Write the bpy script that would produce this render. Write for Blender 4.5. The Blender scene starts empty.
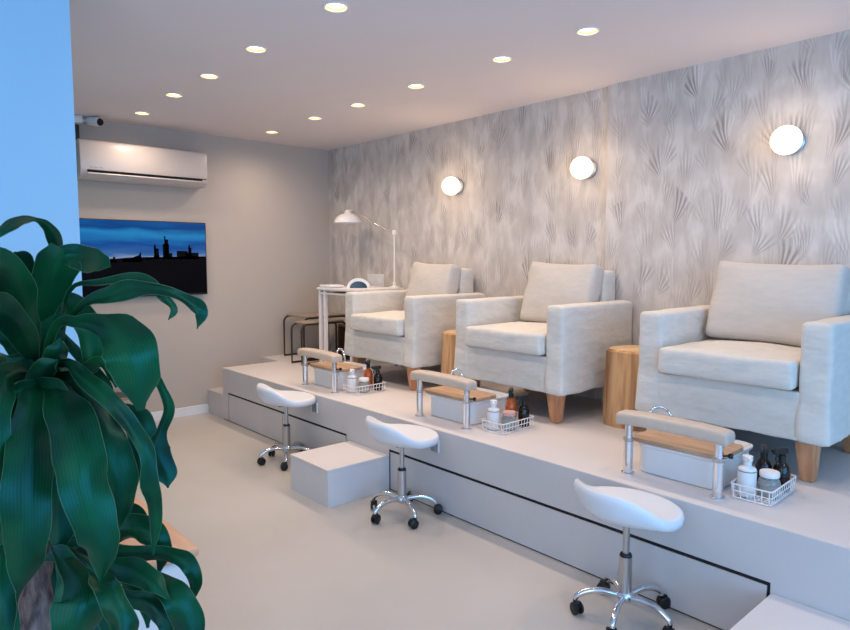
import bpy, bmesh, math, random
from math import pi, sin, cos, atan, radians
from mathutils import Vector, Matrix, noise

C = bpy.context.scene.collection
# ------------------------------------------------------------------ camera
H = 1.45; FPX = 645.0; W, HT = 850, 630
PITCH = atan(55/643.0); YAW = atan(574/645.4)
cam_d = bpy.data.cameras.new('camera'); cam = bpy.data.objects.new('camera', cam_d); C.objects.link(cam)
cam.location = (0, 0, H); cam.rotation_euler = (pi/2-PITCH, 0, -YAW)
cam_d.sensor_fit = 'HORIZONTAL'; cam_d.sensor_width = 36; cam_d.lens = 36*FPX/W; cam_d.clip_start = .05
bpy.context.scene.camera = cam
# ------------------------------------------------------------------ world, light, exposure
sc = bpy.context.scene
sc.view_settings.view_transform = 'Standard'; sc.view_settings.look = 'None'
sc.view_settings.gamma = 1; sc.view_settings.use_curve_mapping = False
sc.view_settings.exposure = 0.36
wd = bpy.data.worlds.new('sky'); sc.world = wd; wd.use_nodes = True
wd.node_tree.nodes['Background'].inputs[0].default_value = (.42, .62, 1, 1)
wd.node_tree.nodes['Background'].inputs[1].default_value = 1.0
def area(name, loc, rot, sx, sy, power, col):
    l = bpy.data.lights.new(name, 'AREA'); l.shape = 'RECTANGLE'; l.size = sx; l.size_y = sy
    l.energy = power; l.color = col
    o = bpy.data.objects.new(name, l); C.objects.link(o); o.location = loc; o.rotation_euler = rot
    return o
area('window_daylight', (0.6, -2.42, 1.35), (pi/2, 0, 0), 4.4, 2.2, 105, (.16, .52, 1))   # shop front glazing behind the viewer
area('side_fill', (-1.9, 0.2, 1.35), (pi/2, 0, -pi/2), 2.6, 1.9, 24, (.85, .93, 1))  # added fill from the unseen left, lifts platform front and chair fronts
DOWN_W = 18.5; SCONCE_W = 2.3
# ------------------------------------------------------------------ maths helpers
FW = Vector((sin(YAW)*cos(PITCH), cos(YAW)*cos(PITCH), -sin(PITCH)))
RT = Vector((cos(YAW), -sin(YAW), 0)); UP = RT.cross(FW)
def at(x, y, d):            # a point of the place seen at (x, y), d metres deep
    return Vector((0, 0, H)) + (FW + RT*((x-425)/FPX) - UP*((y-315)/FPX))*d
def lin(c):
    return tuple((v/255/12.92 if v/255 <= .04045 else ((v/255+.055)/1.055)**2.4) for v in c)+(1,)
# ------------------------------------------------------------------ materials
MATS = {}
class NT:
    def __init__(s, m): s.t = m.node_tree; s.n = s.t.nodes; s.l = s.t.links
    def new(s, ty, **k):
        n = s.n.new(ty)
        for a, b in k.items(): setattr(n, a, b)
        return n
    def set(s, sock, v):
        if isinstance(v, bpy.types.NodeSocket): s.l.new(v, sock)
        else: sock.default_value = v
    def math(s, op, a, b=0., c=None):
        n = s.new('ShaderNodeMath', operation=op); s.set(n.inputs[0], a); s.set(n.inputs[1], b)
        if c is not None: s.set(n.inputs[2], c)
        return n.outputs[0]
    def mix(s, f, a, b):
        n = s.new('ShaderNodeMix', data_type='RGBA'); s.set(n.inputs[0], f); s.set(n.inputs[6], a); s.set(n.inputs[7], b)
        return n.outputs[2]
    def ramp(s, f, stops):
        n = s.new('ShaderNodeValToRGB'); e = n.color_ramp.elements
        while len(e) < len(stops): e.new(.5)
        for i, (p, c) in enumerate(stops): e[i].position = p; e[i].color = c
        s.set(n.inputs[0], f); return n.outputs[0]
    def sstep(s, v, a, b):
        n = s.new('ShaderNodeMapRange', interpolation_type='SMOOTHSTEP'); s.set(n.inputs[0], v)
        n.inputs[1].default_value = a; n.inputs[2].default_value = b; n.inputs[3].default_value = 0; n.inputs[4].default_value = 1
        return n.outputs[0]
def mat(name, col, rough=.6, metal=0., spec=.5, **k):
    m = bpy.data.materials.new(name); m.use_nodes = True; b = m.node_tree.nodes['Principled BSDF']
    b.inputs['Base Color'].default_value = lin(col) if max(col) > 1 else tuple(col)+(1,)
    b.inputs['Roughness'].default_value = rough; b.inputs['Metallic'].default_value = metal
    b.inputs['Specular IOR Level'].default_value = spec
    for a, v in k.items(): b.inputs[a.replace('_', ' ')].default_value = v
    MATS[name] = m; return m
def noisy(name, c1, c2, scale=(4, 4, 4), rough=.6, detail=4, bump=0., bscale=None, metal=0., spec=.5, lo=.35, hi=.65, bdist=.01, distortion=0.):
    m = mat(name, c1, rough, metal, spec); t = NT(m); b = t.n['Principled BSDF']
    tc = t.new('ShaderNodeTexCoord'); mp = t.new('ShaderNodeMapping'); mp.inputs['Scale'].default_value = scale
    t.l.new(tc.outputs['Object'], mp.inputs[0])
    ns = t.new('ShaderNodeTexNoise'); ns.inputs['Scale'].default_value = 1; ns.inputs['Detail'].default_value = detail
    ns.inputs['Distortion'].default_value = distortion
    t.l.new(mp.outputs[0], ns.inputs[0])
    t.l.new(t.ramp(ns.outputs[0], [(lo, lin(c1)), (hi, lin(c2))]), b.inputs['Base Color'])
    if bump:
        mp2 = t.new('ShaderNodeMapping'); mp2.inputs['Scale'].default_value = bscale or scale; t.l.new(tc.outputs['Object'], mp2.inputs[0])
        n2 = t.new('ShaderNodeTexNoise'); n2.inputs['Scale'].default_value = 1; n2.inputs['Detail'].default_value = 3
        t.l.new(mp2.outputs[0], n2.inputs[0])
        bp = t.new('ShaderNodeBump'); bp.inputs['Strength'].default_value = bump; bp.inputs['Distance'].default_value = bdist
        t.l.new(n2.outputs[0], bp.inputs['Height']); t.l.new(bp.outputs[0], b.inputs['Normal'])
    return m
def emis(name, col, s):
    m = mat(name, col); b = m.node_tree.nodes['Principled BSDF']
    b.inputs['Emission Color'].default_value = lin(col); b.inputs['Emission Strength'].default_value = s; return m

noisy('floor', (186, 177, 169), (198, 189, 181), (.9, .9, 1), rough=.33, detail=5, spec=.4)
noisy('ceiling_paint', (226, 216, 216), (230, 220, 220), (.5, .5, .5), rough=.9)
noisy('greige_paint', (188, 175, 164), (192, 179, 168), (.5, .5, .5), rough=.85)
noisy('white_paint', (225, 225, 228), (230, 230, 232), (.5, .5, .5), rough=.7)
noisy('daylit_wall_blue', (160, 204, 232), (164, 207, 234), (.5, .5, .5), rough=.75)  # blue daylight on this wall is partly put into its colour
noisy('platform_top', (214, 206, 204), (222, 214, 211), (1.5, 1.5, 1), rough=.45)
noisy('platform_front', (200, 195, 195), (206, 201, 201), (2, 2, 2), rough=.35)
noisy('step_white', (216, 210, 210), (222, 216, 215), (2, 2, 2), rough=.5)
mat('dark_gap', (22, 22, 26), .8)
mat('line_gray', (150, 146, 146), .6)
mat('chrome', (225, 225, 228), .12, 1.)
mat('satin_metal', (190, 188, 188), .3, 1.)
mat('bronze', (74, 60, 44), .4, .7)
mat('black_plastic', (16, 15, 18), .45)
mat('white_plastic', (228, 226, 226), .35)
mat('aircon_plastic', (206, 193, 185), .3)
mat('white_vinyl', (226, 226, 230), .42)
noisy('beige_vinyl', (194, 176, 160), (202, 184, 168), (9, 9, 9), rough=.45)
mat('white_metal', (236, 230, 228), .4)
mat('amber', (176, 84, 30), .15)
mat('dark_glass', (26, 14, 12), .12)
mat('blue_glass', (30, 62, 84), .1)
mat('clear_glass', (232, 236, 236), .08, Transmission_Weight=.8)
mat('acrylic', (224, 232, 240), .1, Transmission_Weight=.85)
mat('jar_content', (196, 190, 184), .8)
mat('pink_lid', (206, 160, 150), .5)
mat('label_gray', (150, 140, 136), .6)
mat('leaf_edge', (52, 92, 62), .45)
mat('soil', (48, 36, 28), .95)
mat('pot', (196, 196, 198), .6)
emis('lamp_glow', (255, 240, 220), 4.0)
mat('gold_reflector', (244, 208, 130), .5)
emis('globe_glow', (255, 236, 208), 1.15)
noisy('linen', (210, 204, 196), (216, 210, 202), (14, 14, 40), rough=.95, spec=.12, bump=.55, bscale=(4.5, 4.5, 9), bdist=.03)
noisy('linen_cushion', (198, 189, 181), (203, 194, 186), (14, 14, 60), rough=.95, spec=.12, bump=.4, bscale=(3, 3, 8), bdist=.02)
noisy('leg_wood', (180, 120, 82), (212, 152, 110), (30, 30, 4), rough=.5)
noisy('stump_wood', (126, 80, 46), (212, 166, 118), (15, 15, 1.5), rough=.7, bump=.7, bscale=(34, 34, 2), lo=.32, hi=.6, distortion=.6)
noisy('stump_end', (196, 160, 118), (222, 188, 146), (10, 10, 10), rough=.7)
noisy('lid_wood', (176, 138, 106), (200, 164, 130), (50, 5, 8), rough=.5)
noisy('table_wood', (206, 150, 112), (224, 170, 132), (12, 3, 3), rough=.45)
noisy('dark_wood', (84, 60, 46), (112, 82, 62), (5, 30, 5), rough=.5)
noisy('trunk_bark', (58, 46, 46), (128, 106, 100), (70, 70, 22), rough=.9, bump=1, bscale=(60, 60, 20), bdist=.01)
noisy('smoked_top', (150, 132, 116), (160, 142, 124), (4, 4, 4), rough=.3)
# leaf
m = mat('leaf', (14, 60, 34), .37, spec=.5); t = NT(m); b = t.n['Principled BSDF']; b.inputs['Specular Tint'].default_value = (.18, .66, .66, 1)
tc = t.new('ShaderNodeTexCoord'); uv = t.new('ShaderNodeSeparateXYZ'); t.l.new(tc.outputs['UV'], uv.inputs[0])
nz = t.new('ShaderNodeTexNoise'); nz.inputs['Scale'].default_value = 9; t.l.new(tc.outputs['Object'], nz.inputs[0])
st = t.math('SINE', t.math('MULTIPLY', uv.outputs[0], 95.)); st = t.math('MULTIPLY_ADD', st, .07, nz.outputs[0])
t.l.new(t.ramp(st, [(.3, lin((3, 34, 20))), (.7, lin((10, 72, 36)))]), b.inputs['Base Color'])
bp = t.new('ShaderNodeBump'); bp.inputs['Strength'].default_value = .2; bp.inputs['Distance'].default_value = .003
t.l.new(st, bp.inputs['Height']); t.l.new(bp.outputs[0], b.inputs['Normal'])
# wicker
m = mat('wicker', (150, 120, 100), .8); t = NT(m); b = t.n['Principled BSDF']; tc = t.new('ShaderNodeTexCoord')
br = t.new('ShaderNodeTexBrick'); br.inputs['Scale'].default_value = 16; br.inputs['Color1'].default_value = lin((176, 150, 130)); br.inputs['Color2'].default_value = lin((232, 220, 208))
br.inputs['Mortar'].default_value = lin((84, 58, 48)); br.inputs['Mortar Size'].default_value = .06; br.inputs['Brick Width'].default_value = .6
t.l.new(tc.outputs['UV'], br.inputs[0]); t.l.new(br.outputs[0], b.inputs['Base Color'])
bp = t.new('ShaderNodeBump'); bp.inputs['Strength'].default_value = 1; t.l.new(br.outputs[0], bp.inputs['Height']); t.l.new(bp.outputs[0], b.inputs['Normal'])
# wallpaper: feathery palm fans
m = mat('palm_wallpaper', (200, 190, 186), .85, spec=.2); t = NT(m); b = t.n['Principled BSDF']
tc = t.new('ShaderNodeTexCoord'); sp = t.new('ShaderNodeSeparateXYZ'); t.l.new(tc.outputs['Object'], sp.inputs[0])
def fans(scale, off, freq, tilt, squash):
    u = t.math('MULTIPLY_ADD', sp.outputs[1], scale, off); v = t.math('MULTIPLY_ADD', sp.outputs[2], scale*squash, off*1.7)
    dn = t.new('ShaderNodeTexNoise'); dn.inputs['Scale'].default_value = scale*.38; dn.inputs['Detail'].default_value = 1; t.l.new(tc.outputs['Object'], dn.inputs[0])
    ds = t.new('ShaderNodeSeparateColor'); t.l.new(dn.outputs[1], ds.inputs[0])
    u = t.math('MULTIPLY_ADD', t.math('SUBTRACT', ds.outputs[0], .5), .55, u); v = t.math('MULTIPLY_ADD', t.math('SUBTRACT', ds.outputs[1], .5), .45, v)
    cb = t.new('ShaderNodeCombineXYZ'); t.l.new(u, cb.inputs[0]); t.l.new(v, cb.inputs[1])
    vo = t.new('ShaderNodeTexVoronoi', voronoi_dimensions='2D', feature='F1'); vo.inputs['Scale'].default_value = 1; vo.inputs['Randomness'].default_value = .85
    t.l.new(cb.outputs[0], vo.inputs['Vector'])
    ps = t.new('ShaderNodeSeparateXYZ'); t.l.new(vo.outputs['Position'], ps.inputs[0])
    cc = t.new('ShaderNodeSeparateColor'); t.l.new(vo.outputs['Color'], cc.inputs[0])
    lx = t.math('SUBTRACT', u, ps.outputs[0]); ly = t.math('ADD', t.math('SUBTRACT', v, ps.outputs[1]), .42)
    ang = t.math('MULTIPLY', t.math('SUBTRACT', cc.outputs[0], .5), tilt)
    lean = t.math('MULTIPLY', t.math('MULTIPLY', ly, ly), t.math('MULTIPLY', ang, .25))
    th = t.math('ARCTAN2', t.math('SUBTRACT', lx, lean), ly)
    th2 = t.math('ADD', th, t.math('MULTIPLY', ang, .45))
    r = t.math('SQRT', t.math('ADD', t.math('MULTIPLY', lx, lx), t.math('MULTIPLY', ly, ly)))
    nz = t.new('ShaderNodeTexNoise'); nz.inputs['Scale'].default_value = scale*2.2; nz.inputs['Detail'].default_value = 2; t.l.new(tc.outputs['Object'], nz.inputs[0])
    st = t.math('SINE', t.math('MULTIPLY_ADD', th2, freq, t.math('MULTIPLY', nz.outputs[0], 2.)))
    st = t.sstep(st, -.5, .5)
    mk = t.math('MULTIPLY', t.sstep(t.math('ABSOLUTE', th2), .45, .2), t.math('MULTIPLY', t.sstep(r, .08, .3), t.sstep(t.math('MULTIPLY_ADD', nz.outputs[0], .5, r), 1.15, .75)))
    return t.math('MULTIPLY', t.math('MULTIPLY', st, mk), t.math('MULTIPLY_ADD', cc.outputs[1], .75, .25))
f1 = fans(4.7, .3, 36., 3.4, .62); f2 = fans(5.6, 3.1, 30., 3.0, .6); f3 = fans(5.3, 7.7, 40., 3.8, .66); f4 = fans(6.4, 12.3, 32., 3.4, .6)
nz = t.new('ShaderNodeTexNoise'); nz.inputs['Scale'].default_value = 4.2; nz.inputs['Detail'].default_value = 4; t.l.new(tc.outputs['Object'], nz.inputs[0])
mp = t.new('ShaderNodeMapping'); mp.inputs['Scale'].default_value = (1, 15, 5); mp.inputs['Rotation'].default_value = (.35, 0, 0); t.l.new(tc.outputs['Object'], mp.inputs[0])
ng = t.new('ShaderNodeTexNoise'); ng.inputs['Scale'].default_value = 1; ng.inputs['Detail'].default_value = 3; t.l.new(mp.outputs[0], ng.inputs[0])
mp = t.new('ShaderNodeMapping'); mp.inputs['Scale'].default_value = (1, 13, 4.5); mp.inputs['Rotation'].default_value = (-.45, 0, 0); t.l.new(tc.outputs['Object'], mp.inputs[0])
nh = t.new('ShaderNodeTexNoise'); nh.inputs['Scale'].default_value = 1; nh.inputs['Detail'].default_value = 3; t.l.new(mp.outputs[0], nh.inputs[0])
base = t.mix(t.sstep(nz.outputs[0], .38, .62), lin((202, 193, 187)), lin((216, 208, 202)))
base = t.mix(t.math('MULTIPLY', t.sstep(ng.outputs[0], .46, .62), .4), base, lin((186, 176, 170)))
base = t.mix(t.math('MULTIPLY', t.sstep(nh.outputs[0], .46, .62), .35), base, lin((190, 180, 174)))
base = t.mix(t.math('MULTIPLY', f2, .6), base, lin((230, 223, 218)))
base = t.mix(t.math('MULTIPLY', f3, .65), base, lin((150, 142, 138)))
base = t.mix(t.math('MULTIPLY', f4, .5), base, lin((156, 148, 144)))
base = t.mix(t.math('MULTIPLY', f1, .8), base, lin((140, 132, 129)))
t.l.new(base, b.inputs['Base Color'])
# tv picture
m = mat('dusk_sky', (10, 40, 90), .25); t = NT(m); b = t.n['Principled BSDF']; tc = t.new('ShaderNodeTexCoord')
sp = t.new('ShaderNodeSeparateXYZ'); t.l.new(tc.outputs['Object'], sp.inputs[0])
mp = t.new('ShaderNodeMapping'); mp.inputs['Scale'].default_value = (2.5, 1, 14); t.l.new(tc.outputs['Object'], mp.inputs[0])
nz = t.new('ShaderNodeTexNoise'); nz.inputs['Scale'].default_value = 1; nz.inputs['Detail'].default_value = 5; t.l.new(mp.outputs[0], nz.inputs[0])
h = t.math('MULTIPLY_ADD', t.math('SUBTRACT', nz.outputs[0], .5), .16, sp.outputs[2])
rmp = t.ramp(t.math('MULTIPLY', t.math('SUBTRACT', h, 1.40), 2.56), [(.0, lin((150, 140, 170))), (.14, lin((150, 165, 205))), (.26, lin((60, 110, 175))), (.45, lin((20, 80, 160))), (.7, lin((40, 140, 205))), (.85, lin((14, 70, 140))), (1, lin((20, 100, 175)))])
t.l.new(rmp, b.inputs['Emission Color']); b.inputs['Emission Strength'].default_value = .62; b.inputs['Base Color'].default_value = (0, 0, 0, 1); b.inputs['Specular IOR Level'].default_value = .1
mat('screen_dark', (5, 5, 12), .5, spec=.06)
mat('screen_lights', (20, 18, 30), .3)

# ------------------------------------------------------------------ mesh builder
class MB:
    def __init__(s): s.v = []; s.f = []; s.mi = []; s.uv = {}
    def add(s, vs, fs, mi=0):
        o = len(s.v); s.v += [tuple(v) for v in vs]
        for f in fs: s.f.append(tuple(i+o for i in f)); s.mi.append(mi)
        return o
    def box(s, a, b, mi=0):
        (x0, y0, z0), (x1, y1, z1) = a, b
        s.add([(x0,y0,z0),(x1,y0,z0),(x1,y1,z0),(x0,y1,z0),(x0,y0,z1),(x1,y0,z1),(x1,y1,z1),(x0,y1,z1)],
              [(0,3,2,1),(4,5,6,7),(0,1,5,4),(1,2,6,5),(2,3,7,6),(3,0,4,7)], mi); return s
    def rbox(s, c, h, r, n=6, fn=None, M=None, mi=0):
        """rounded box, dense, optionally bent by fn(point, unit) -> point"""
        idx = {}; vs = []; fs = []
        nn = n if isinstance(n, tuple) else (n, n, n)
        def ax(k, i):
            hh = h[k]; q = nn[k]
            if i == 0: return -hh
            if i == 1: return -hh+r*.4
            if i == 2: return -hh+r
            if i == q+4: return hh
            if i == q+3: return hh-r*.4
            if i == q+2: return hh-r
            return -hh+r+(2*hh-2*r)*(i-2)/q
        def vert(i, j, k):
            key = (i, j, k)
            if key in idx: return idx[key]
            p = Vector((ax(0, i), ax(1, j), ax(2, k)))
            q = Vector([max(-h[a]+r, min(h[a]-r, p[a])) for a in range(3)])
            d = p-q
            if d.length > 1e-9: p = q+d.normalized()*r
            if fn: p = Vector(fn(p, Vector((p.x/h[0], p.y/h[1], p.z/h[2]))))
            if M: p = M @ p
            p = p+Vector(c); idx[key] = len(vs); vs.append(p); return idx[key]
        N = [q+4 for q in nn]
        for a in range(3):
            b_, c_ = (a+1) % 3, (a+2) % 3
            for side in (0, N[a]):
                for i in range(N[b_]):
                    for j in range(N[c_]):
                        q = []
                        for (di, dj) in ((0,0),(1,0),(1,1),(0,1)):
                            k = [0, 0, 0]; k[a] = side; k[b_] = i+di; k[c_] = j+dj; q.append(vert(*k))
                        fs.append(tuple(q) if side else tuple(q[::-1]))
        s.add(vs, fs, mi); return s
    def tube(s, pts, r, n=10, caps=True, mi=0, closed=False):
        pts = [Vector(p) for p in pts]; m_ = len(pts); rings = []
        rr = r if isinstance(r, (list, tuple)) else [r]*m_
        prev = None; vs = []
        for i, p in enumerate(pts):
            if closed: T = pts[(i+1) % m_]-pts[i-1]
            else: T = pts[min(i+1, m_-1)]-pts[max(i-1, 0)]
            T.normalize()
            if prev is None:
                a = Vector((0, 0, 1)) if abs(T.z) < .9 else Vector((1, 0, 0)); n1 = T.cross(a).normalized()
            else: n1 = (prev-T*prev.dot(T)).normalized()
            prev = n1; n2 = T.cross(n1)
            vs += [p+(n1*cos(2*pi*k/n)+n2*sin(2*pi*k/n))*rr[i] for k in range(n)]
        fs = []
        for i in range(m_ if closed else m_-1):
            for k in range(n):
                a = i*n+k; b = i*n+(k+1) % n; j = ((i+1) % m_)*n
                fs.append((a, b, j+(k+1) % n, j+k))
        if caps and not closed: fs.append(tuple(range(n))[::-1]); fs.append(tuple((m_-1)*n+k for k in range(n)))
        s.add(vs, fs, mi); return s
    def lathe(s, prof, c=(0,0,0), n=28, sx=1, sy=1, mi=0, M=None, uvs=False, caps=True):
        vs = []; fs = []; o = len(s.v)
        for (r, z) in prof:
            for k in range(n):
                a = 2*pi*k/n; p = Vector((r*cos(a)*sx, r*sin(a)*sy, z))
                if M: p = M @ p
                vs.append(p+Vector(c))
        for i in range(len(prof)-1):
            for k in range(n):
                fs.append((i*n+k, i*n+(k+1) % n, (i+1)*n+(k+1) % n, (i+1)*n+k))
                if uvs: s.uv[len(s.f)+len(fs)-1] = [((k+d)/n*5, prof[i+e][1]*3) for d, e in ((0,0),(1,0),(1,1),(0,1))]
        if caps and prof[0][0] > 2e-4: fs.append(tuple(range(n))[::-1])
        if caps and prof[-1][0] > 2e-4: fs.append(tuple((len(prof)-1)*n+k for k in range(n)))
        s.add(vs, fs, mi); return s
    def build(s, name, mats, parent=None, smooth=True, loc=None, bevel=0., auto=40):
        me = bpy.data.meshes.new(name); me.from_pydata([tuple(v) for v in s.v], [], s.f)
        if isinstance(mats, str): mats = [mats]
        for x in mats: me.materials.append(MATS[x])
        for p, i in zip(me.polygons, s.mi): p.material_index = i
        if s.uv:
            ul = me.uv_layers.new(name='UVMap')
            for p in me.polygons:
                if p.index in s.uv:
                    for li, q in zip(p.loop_indices, s.uv[p.index]): ul.data[li].uv = q
        bm = bmesh.new(); bm.from_mesh(me)
        bmesh.ops.remove_doubles(bm, verts=bm.verts, dist=1e-5)
        bmesh.ops.recalc_face_normals(bm, faces=bm.faces)
        if bevel: bmesh.ops.bevel(bm, geom=[e for e in bm.edges if len(e.link_faces) == 2 and e.calc_face_angle(0) > .6], offset=bevel, segments=2, affect='EDGES', profile=.5)
        lim = radians(auto)
        for f in bm.faces: f.smooth = smooth
        for e in bm.edges:
            if len(e.link_faces) == 2 and e.calc_face_angle(0) > lim: e.smooth = False
        bm.to_mesh(me); bm.free()
        o = bpy.data.objects.new(name, me); C.objects.link(o)
        if parent: o.parent = parent
        if loc: o.location = loc
        return o
def tag(o, label=None, cat=None, group=None, kind=None):
    for k, v in (('label', label), ('category', cat), ('group', group), ('kind', kind)):
        if v: o[k] = v
    return o
def empty(name, loc, label, cat, group=None, rz=0):
    o = bpy.data.objects.new(name, None); o.empty_display_size = .1; C.objects.link(o); o.location = loc; o.rotation_euler.z = rz
    return tag(o, label, cat, group)
def kids(o): return [c for c in bpy.data.objects if c.parent == o]
def copy_tree(o, parent=None):
    c = o.copy(); C.objects.link(c); c.parent = parent
    for ch in kids(o): copy_tree(ch, c)
    return c
def struct(mb, name, mats, bevel=0., smooth=False):
    return tag(mb.build(name, mats, bevel=bevel, smooth=smooth), kind='structure')
def spline(pts, n):
    pts = [Vector(p) for p in pts]; m_ = len(pts); out = []
    for i in range(n+1):
        x = i/n*(m_-1); k = min(int(x), m_-2); f = x-k
        p0 = pts[k-1] if k else pts[0]*2-pts[1]; p1, p2 = pts[k], pts[k+1]; p3 = pts[k+2] if k+2 < m_ else pts[-1]*2-pts[-2]
        out.append(.5*((2*p1)+(p2-p0)*f+(2*p0-5*p1+4*p2-p3)*f*f+(3*p1-p0-3*p2+p3)*f**3))
    return out

# ------------------------------------------------------------------ room shell
XL, XR, YF, YB, ZC = -2.0, 3.864, -2.6, 5.894, 2.605
PX, PZ = 2.478, .475
BX, BY = .729, 3.0                       # outer corner of the pale blue partition
struct(MB().box((XL-.1, YF-.1, -.1), (XR+.1, YB+.1, 0)), 'floor', 'floor')
LAMPS = [(1.793, 5.378), (1.772, 4.649), (1.761, 4.029), (1.737, 3.351), (1.733, 2.563), (2.93, 5.383), (2.91, 4.625), (2.912, 4.029), (2.89, 3.34), (2.881, 2.571), (2.862, 1.976),
         (1.73, .95), (2.86, 1.1), (1.73, -1.2)]  # last three are out of view, added for the room's lighting
ceil = struct(MB().box((XL-.1, YF-.1, ZC), (XR+.1, YB+.1, ZC+.1)), 'ceiling', 'ceiling_paint')
cm = MB()
for (x, y) in LAMPS: cm.lathe([(.052, -.02), (.052, .05)], c=(x, y, ZC), n=32)
cut = cm.build('cutter', 'ceiling_paint', smooth=False)
bo = ceil.modifiers.new('holes', 'BOOLEAN'); bo.object = cut; bo.solver = 'EXACT'
bpy.context.view_layer.update()
nm = bpy.data.meshes.new_from_object(ceil.evaluated_get(bpy.context.evaluated_depsgraph_get()))
ceil.modifiers.clear(); ceil.data = nm; bpy.data.objects.remove(cut)
struct(MB().box((BX, YB, 0), (XR+.1, YB+.1, ZC)), 'wall_back', 'greige_paint')
mb = MB(); mb.box((XR, 2.47, 0), (XR+.1, YB, ZC)); mb.box((XR-.035, YF, 0), (XR+.1, 2.47, ZC))
struct(mb, 'wall_right', 'palm_wallpaper')
struct(MB().box((XL, BY, 0), (BX, YB+.1, ZC)), 'wall_partition', 'daylit_wall_blue')
mb = MB(); mb.box((XL-.1, YF, 0), (XL, -1.2, ZC)); mb.box((XL-.1, 1.6, 0), (XL, BY, ZC)); mb.box((XL-.1, -1.2, 0), (XL, 1.6, .35)); mb.box((XL-.1, -1.2, 2.35), (XL, 1.6, ZC))
struct(mb, 'wall_left', 'white_paint')
mb = MB(); mb.box((XL, YF-.1, 0), (-1.7, YF, ZC)); mb.box((2.9, YF-.1, 0), (XR+.1, YF, ZC)); mb.box((-1.7, YF-.1, 2.5), (2.9, YF, ZC)); mb.box((-1.7, YF-.1, 0), (2.9, YF, .15))
struct(mb, 'wall_front', 'white_paint')
def window(n, x0, x1, z0, z1, y, side):
    mb = MB(); w = .05; k = 3
    P = (lambda a, b, c, d: mb.box((a, y-.06, c), (b, y-.01, d))) if not side else (lambda a, b, c, d: mb.box((y+.01-.06, a, c), (y-.01, b, d)))
    P(x0, x1, z0, z0+w); P(x0, x1, z1-w, z1)
    for i in range(k+1):
        c = x0+(x1-x0-w)*i/k; P(c, c+w, z0+w, z1-w)
    o = struct(mb, 'window_%d' % n, 'white_metal')
    g = MB()
    if not side: g.box((x0, y-.04, z0), (x1, y-.03, z1))
    else: g.box((y-.04, x0, z0), (y-.03, x1, z1))
    g.build('glass_pane', 'clear_glass', o, smooth=False)
window(1, -1.7, 2.9, .15, 2.5, YF, False); window(2, -1.2, 1.6, .35, 2.35, XL, True)  # the left wall window is unseen, put in behind the side fill
struct(MB().box((BX, YB-.014, 0), (PX-.002, YB, .085)), 'baseboard_back', 'white_paint', bevel=.003)
struct(MB().box((BX, BY+.0, 0), (BX+.012, YB-.014, .085)), 'baseboard_partition', 'white_paint')
# platform
mb = MB()
mb.box((PX, YF, .262), (XR, 5.55, PZ)); mb.box((3.05, 5.55, .0), (XR, YB, PZ))
mb.box((PX+.03, YF, 0), (XR, 5.55, .262))
plat = struct(mb, 'platform', 'platform_top')
mb = MB(); mb.box((PX-.004, YF, .262), (PX, 5.55, PZ-.002)); mb.build('fascia', 'platform_front', plat, smooth=False)
mb = MB(); mb.box((PX+.002, YF, 0), (PX+.03, 5.55, .262)); mb.build('shadow_gap', 'dark_gap', plat, smooth=False)
for (y0, y1, top) in ((5.445, 5.55, .262), (4.475, 5.43, .245), (3.60, 4.465, .245), (3.125, 3.59, .262), (.875, 3.11, .245), (YF, .862, .262)):
    mb = MB(); mb.box((PX-.004, y0, .008), (PX+.01, y1, top)); mb.build('front_panel', 'platform_front', plat, smooth=False)
mb = MB(); mb.box((PX, 5.551, 0), (3.049, YB-.001, .225))
tag(mb.build('corner_step', 'platform_front', smooth=False), 'low grey corner step between the raised platform and back wall', 'step')
for (y0, lab) in ((3.12, 'white box step standing between the two farther stools'), (.625, 'white box step cut off at the bottom right corner of the photo')):
    e = empty('box_step', (2.23, y0+.24, 0) if y0 > 1 else (2.23, .67, 0), lab, 'step', 'white box steps along the platform')
    mb = MB(); mb.box((-.215, -.24, 0), (.242, .185, .205)); mb.build('step_body', 'step_white', e, smooth=False)
    mb = MB(); mb.box((-.217, -.242, .205), (.242, .187, .226)); mb.build('step_top', 'platform_top', e, smooth=False, bevel=.002)

# ------------------------------------------------------------------ ceiling and wall lamps
def downlight():
    e = empty('ceiling_downlight', (0, 0, ZC), '', 'downlight', 'recessed ceiling downlights')
    MB().lathe([(.054, 0), (.054, -.002), (.057, -.005), (.064, -.004), (.067, -.0005), (.067, 0)], n=32, caps=False).build('trim_ring', 'white_metal', e)
    MB().lathe([(.0545, -.001), (.050, .012), (.048, .030), (.052, .032), (.0555, .012), (.0555, -.001)], n=32, caps=False).build('reflector', 'gold_reflector', e)
    MB().lathe([(.0001, .010), (.046, .010), (.046, .015), (.0001, .015)], n=28).build('diffuser', 'lamp_glow', e)
    l = bpy.data.lights.new('downlight_beam', 'SPOT'); l.energy = DOWN_W; l.color = (1, .81, .64); l.spot_size = radians(170); l.spot_blend = 1; l.shadow_soft_size = .05
    lo = bpy.data.objects.new('light_beam', l); C.objects.link(lo); lo.parent = e; lo.location = (0, 0, -.012)
    return e
dl = downlight()
word = ['nearest the back wall', 'second from the back wall', 'third from the back wall', 'fourth from the back wall', 'fifth from the back wall', 'sixth from the back wall', 'seventh', 'eighth']
for i, (x, y) in enumerate(LAMPS):
    o = dl if i == 0 else copy_tree(dl); o.location = (x, y, ZC); o.scale = (.92, .92, 1)
    if i < 5: lab = 'recessed downlight in the left ceiling row, '+word[i]
    elif i < 11: lab = 'recessed downlight in the right ceiling row, '+word[i-5]
    else: lab = {.95: 'recessed downlight outside the picture, left ceiling row above the floor', 1.1: 'recessed downlight outside the picture, right ceiling row above the platform', -1.2: 'recessed downlight outside the picture, left ceiling row nearest the shop window'}[y]
    o['label'] = lab
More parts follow.
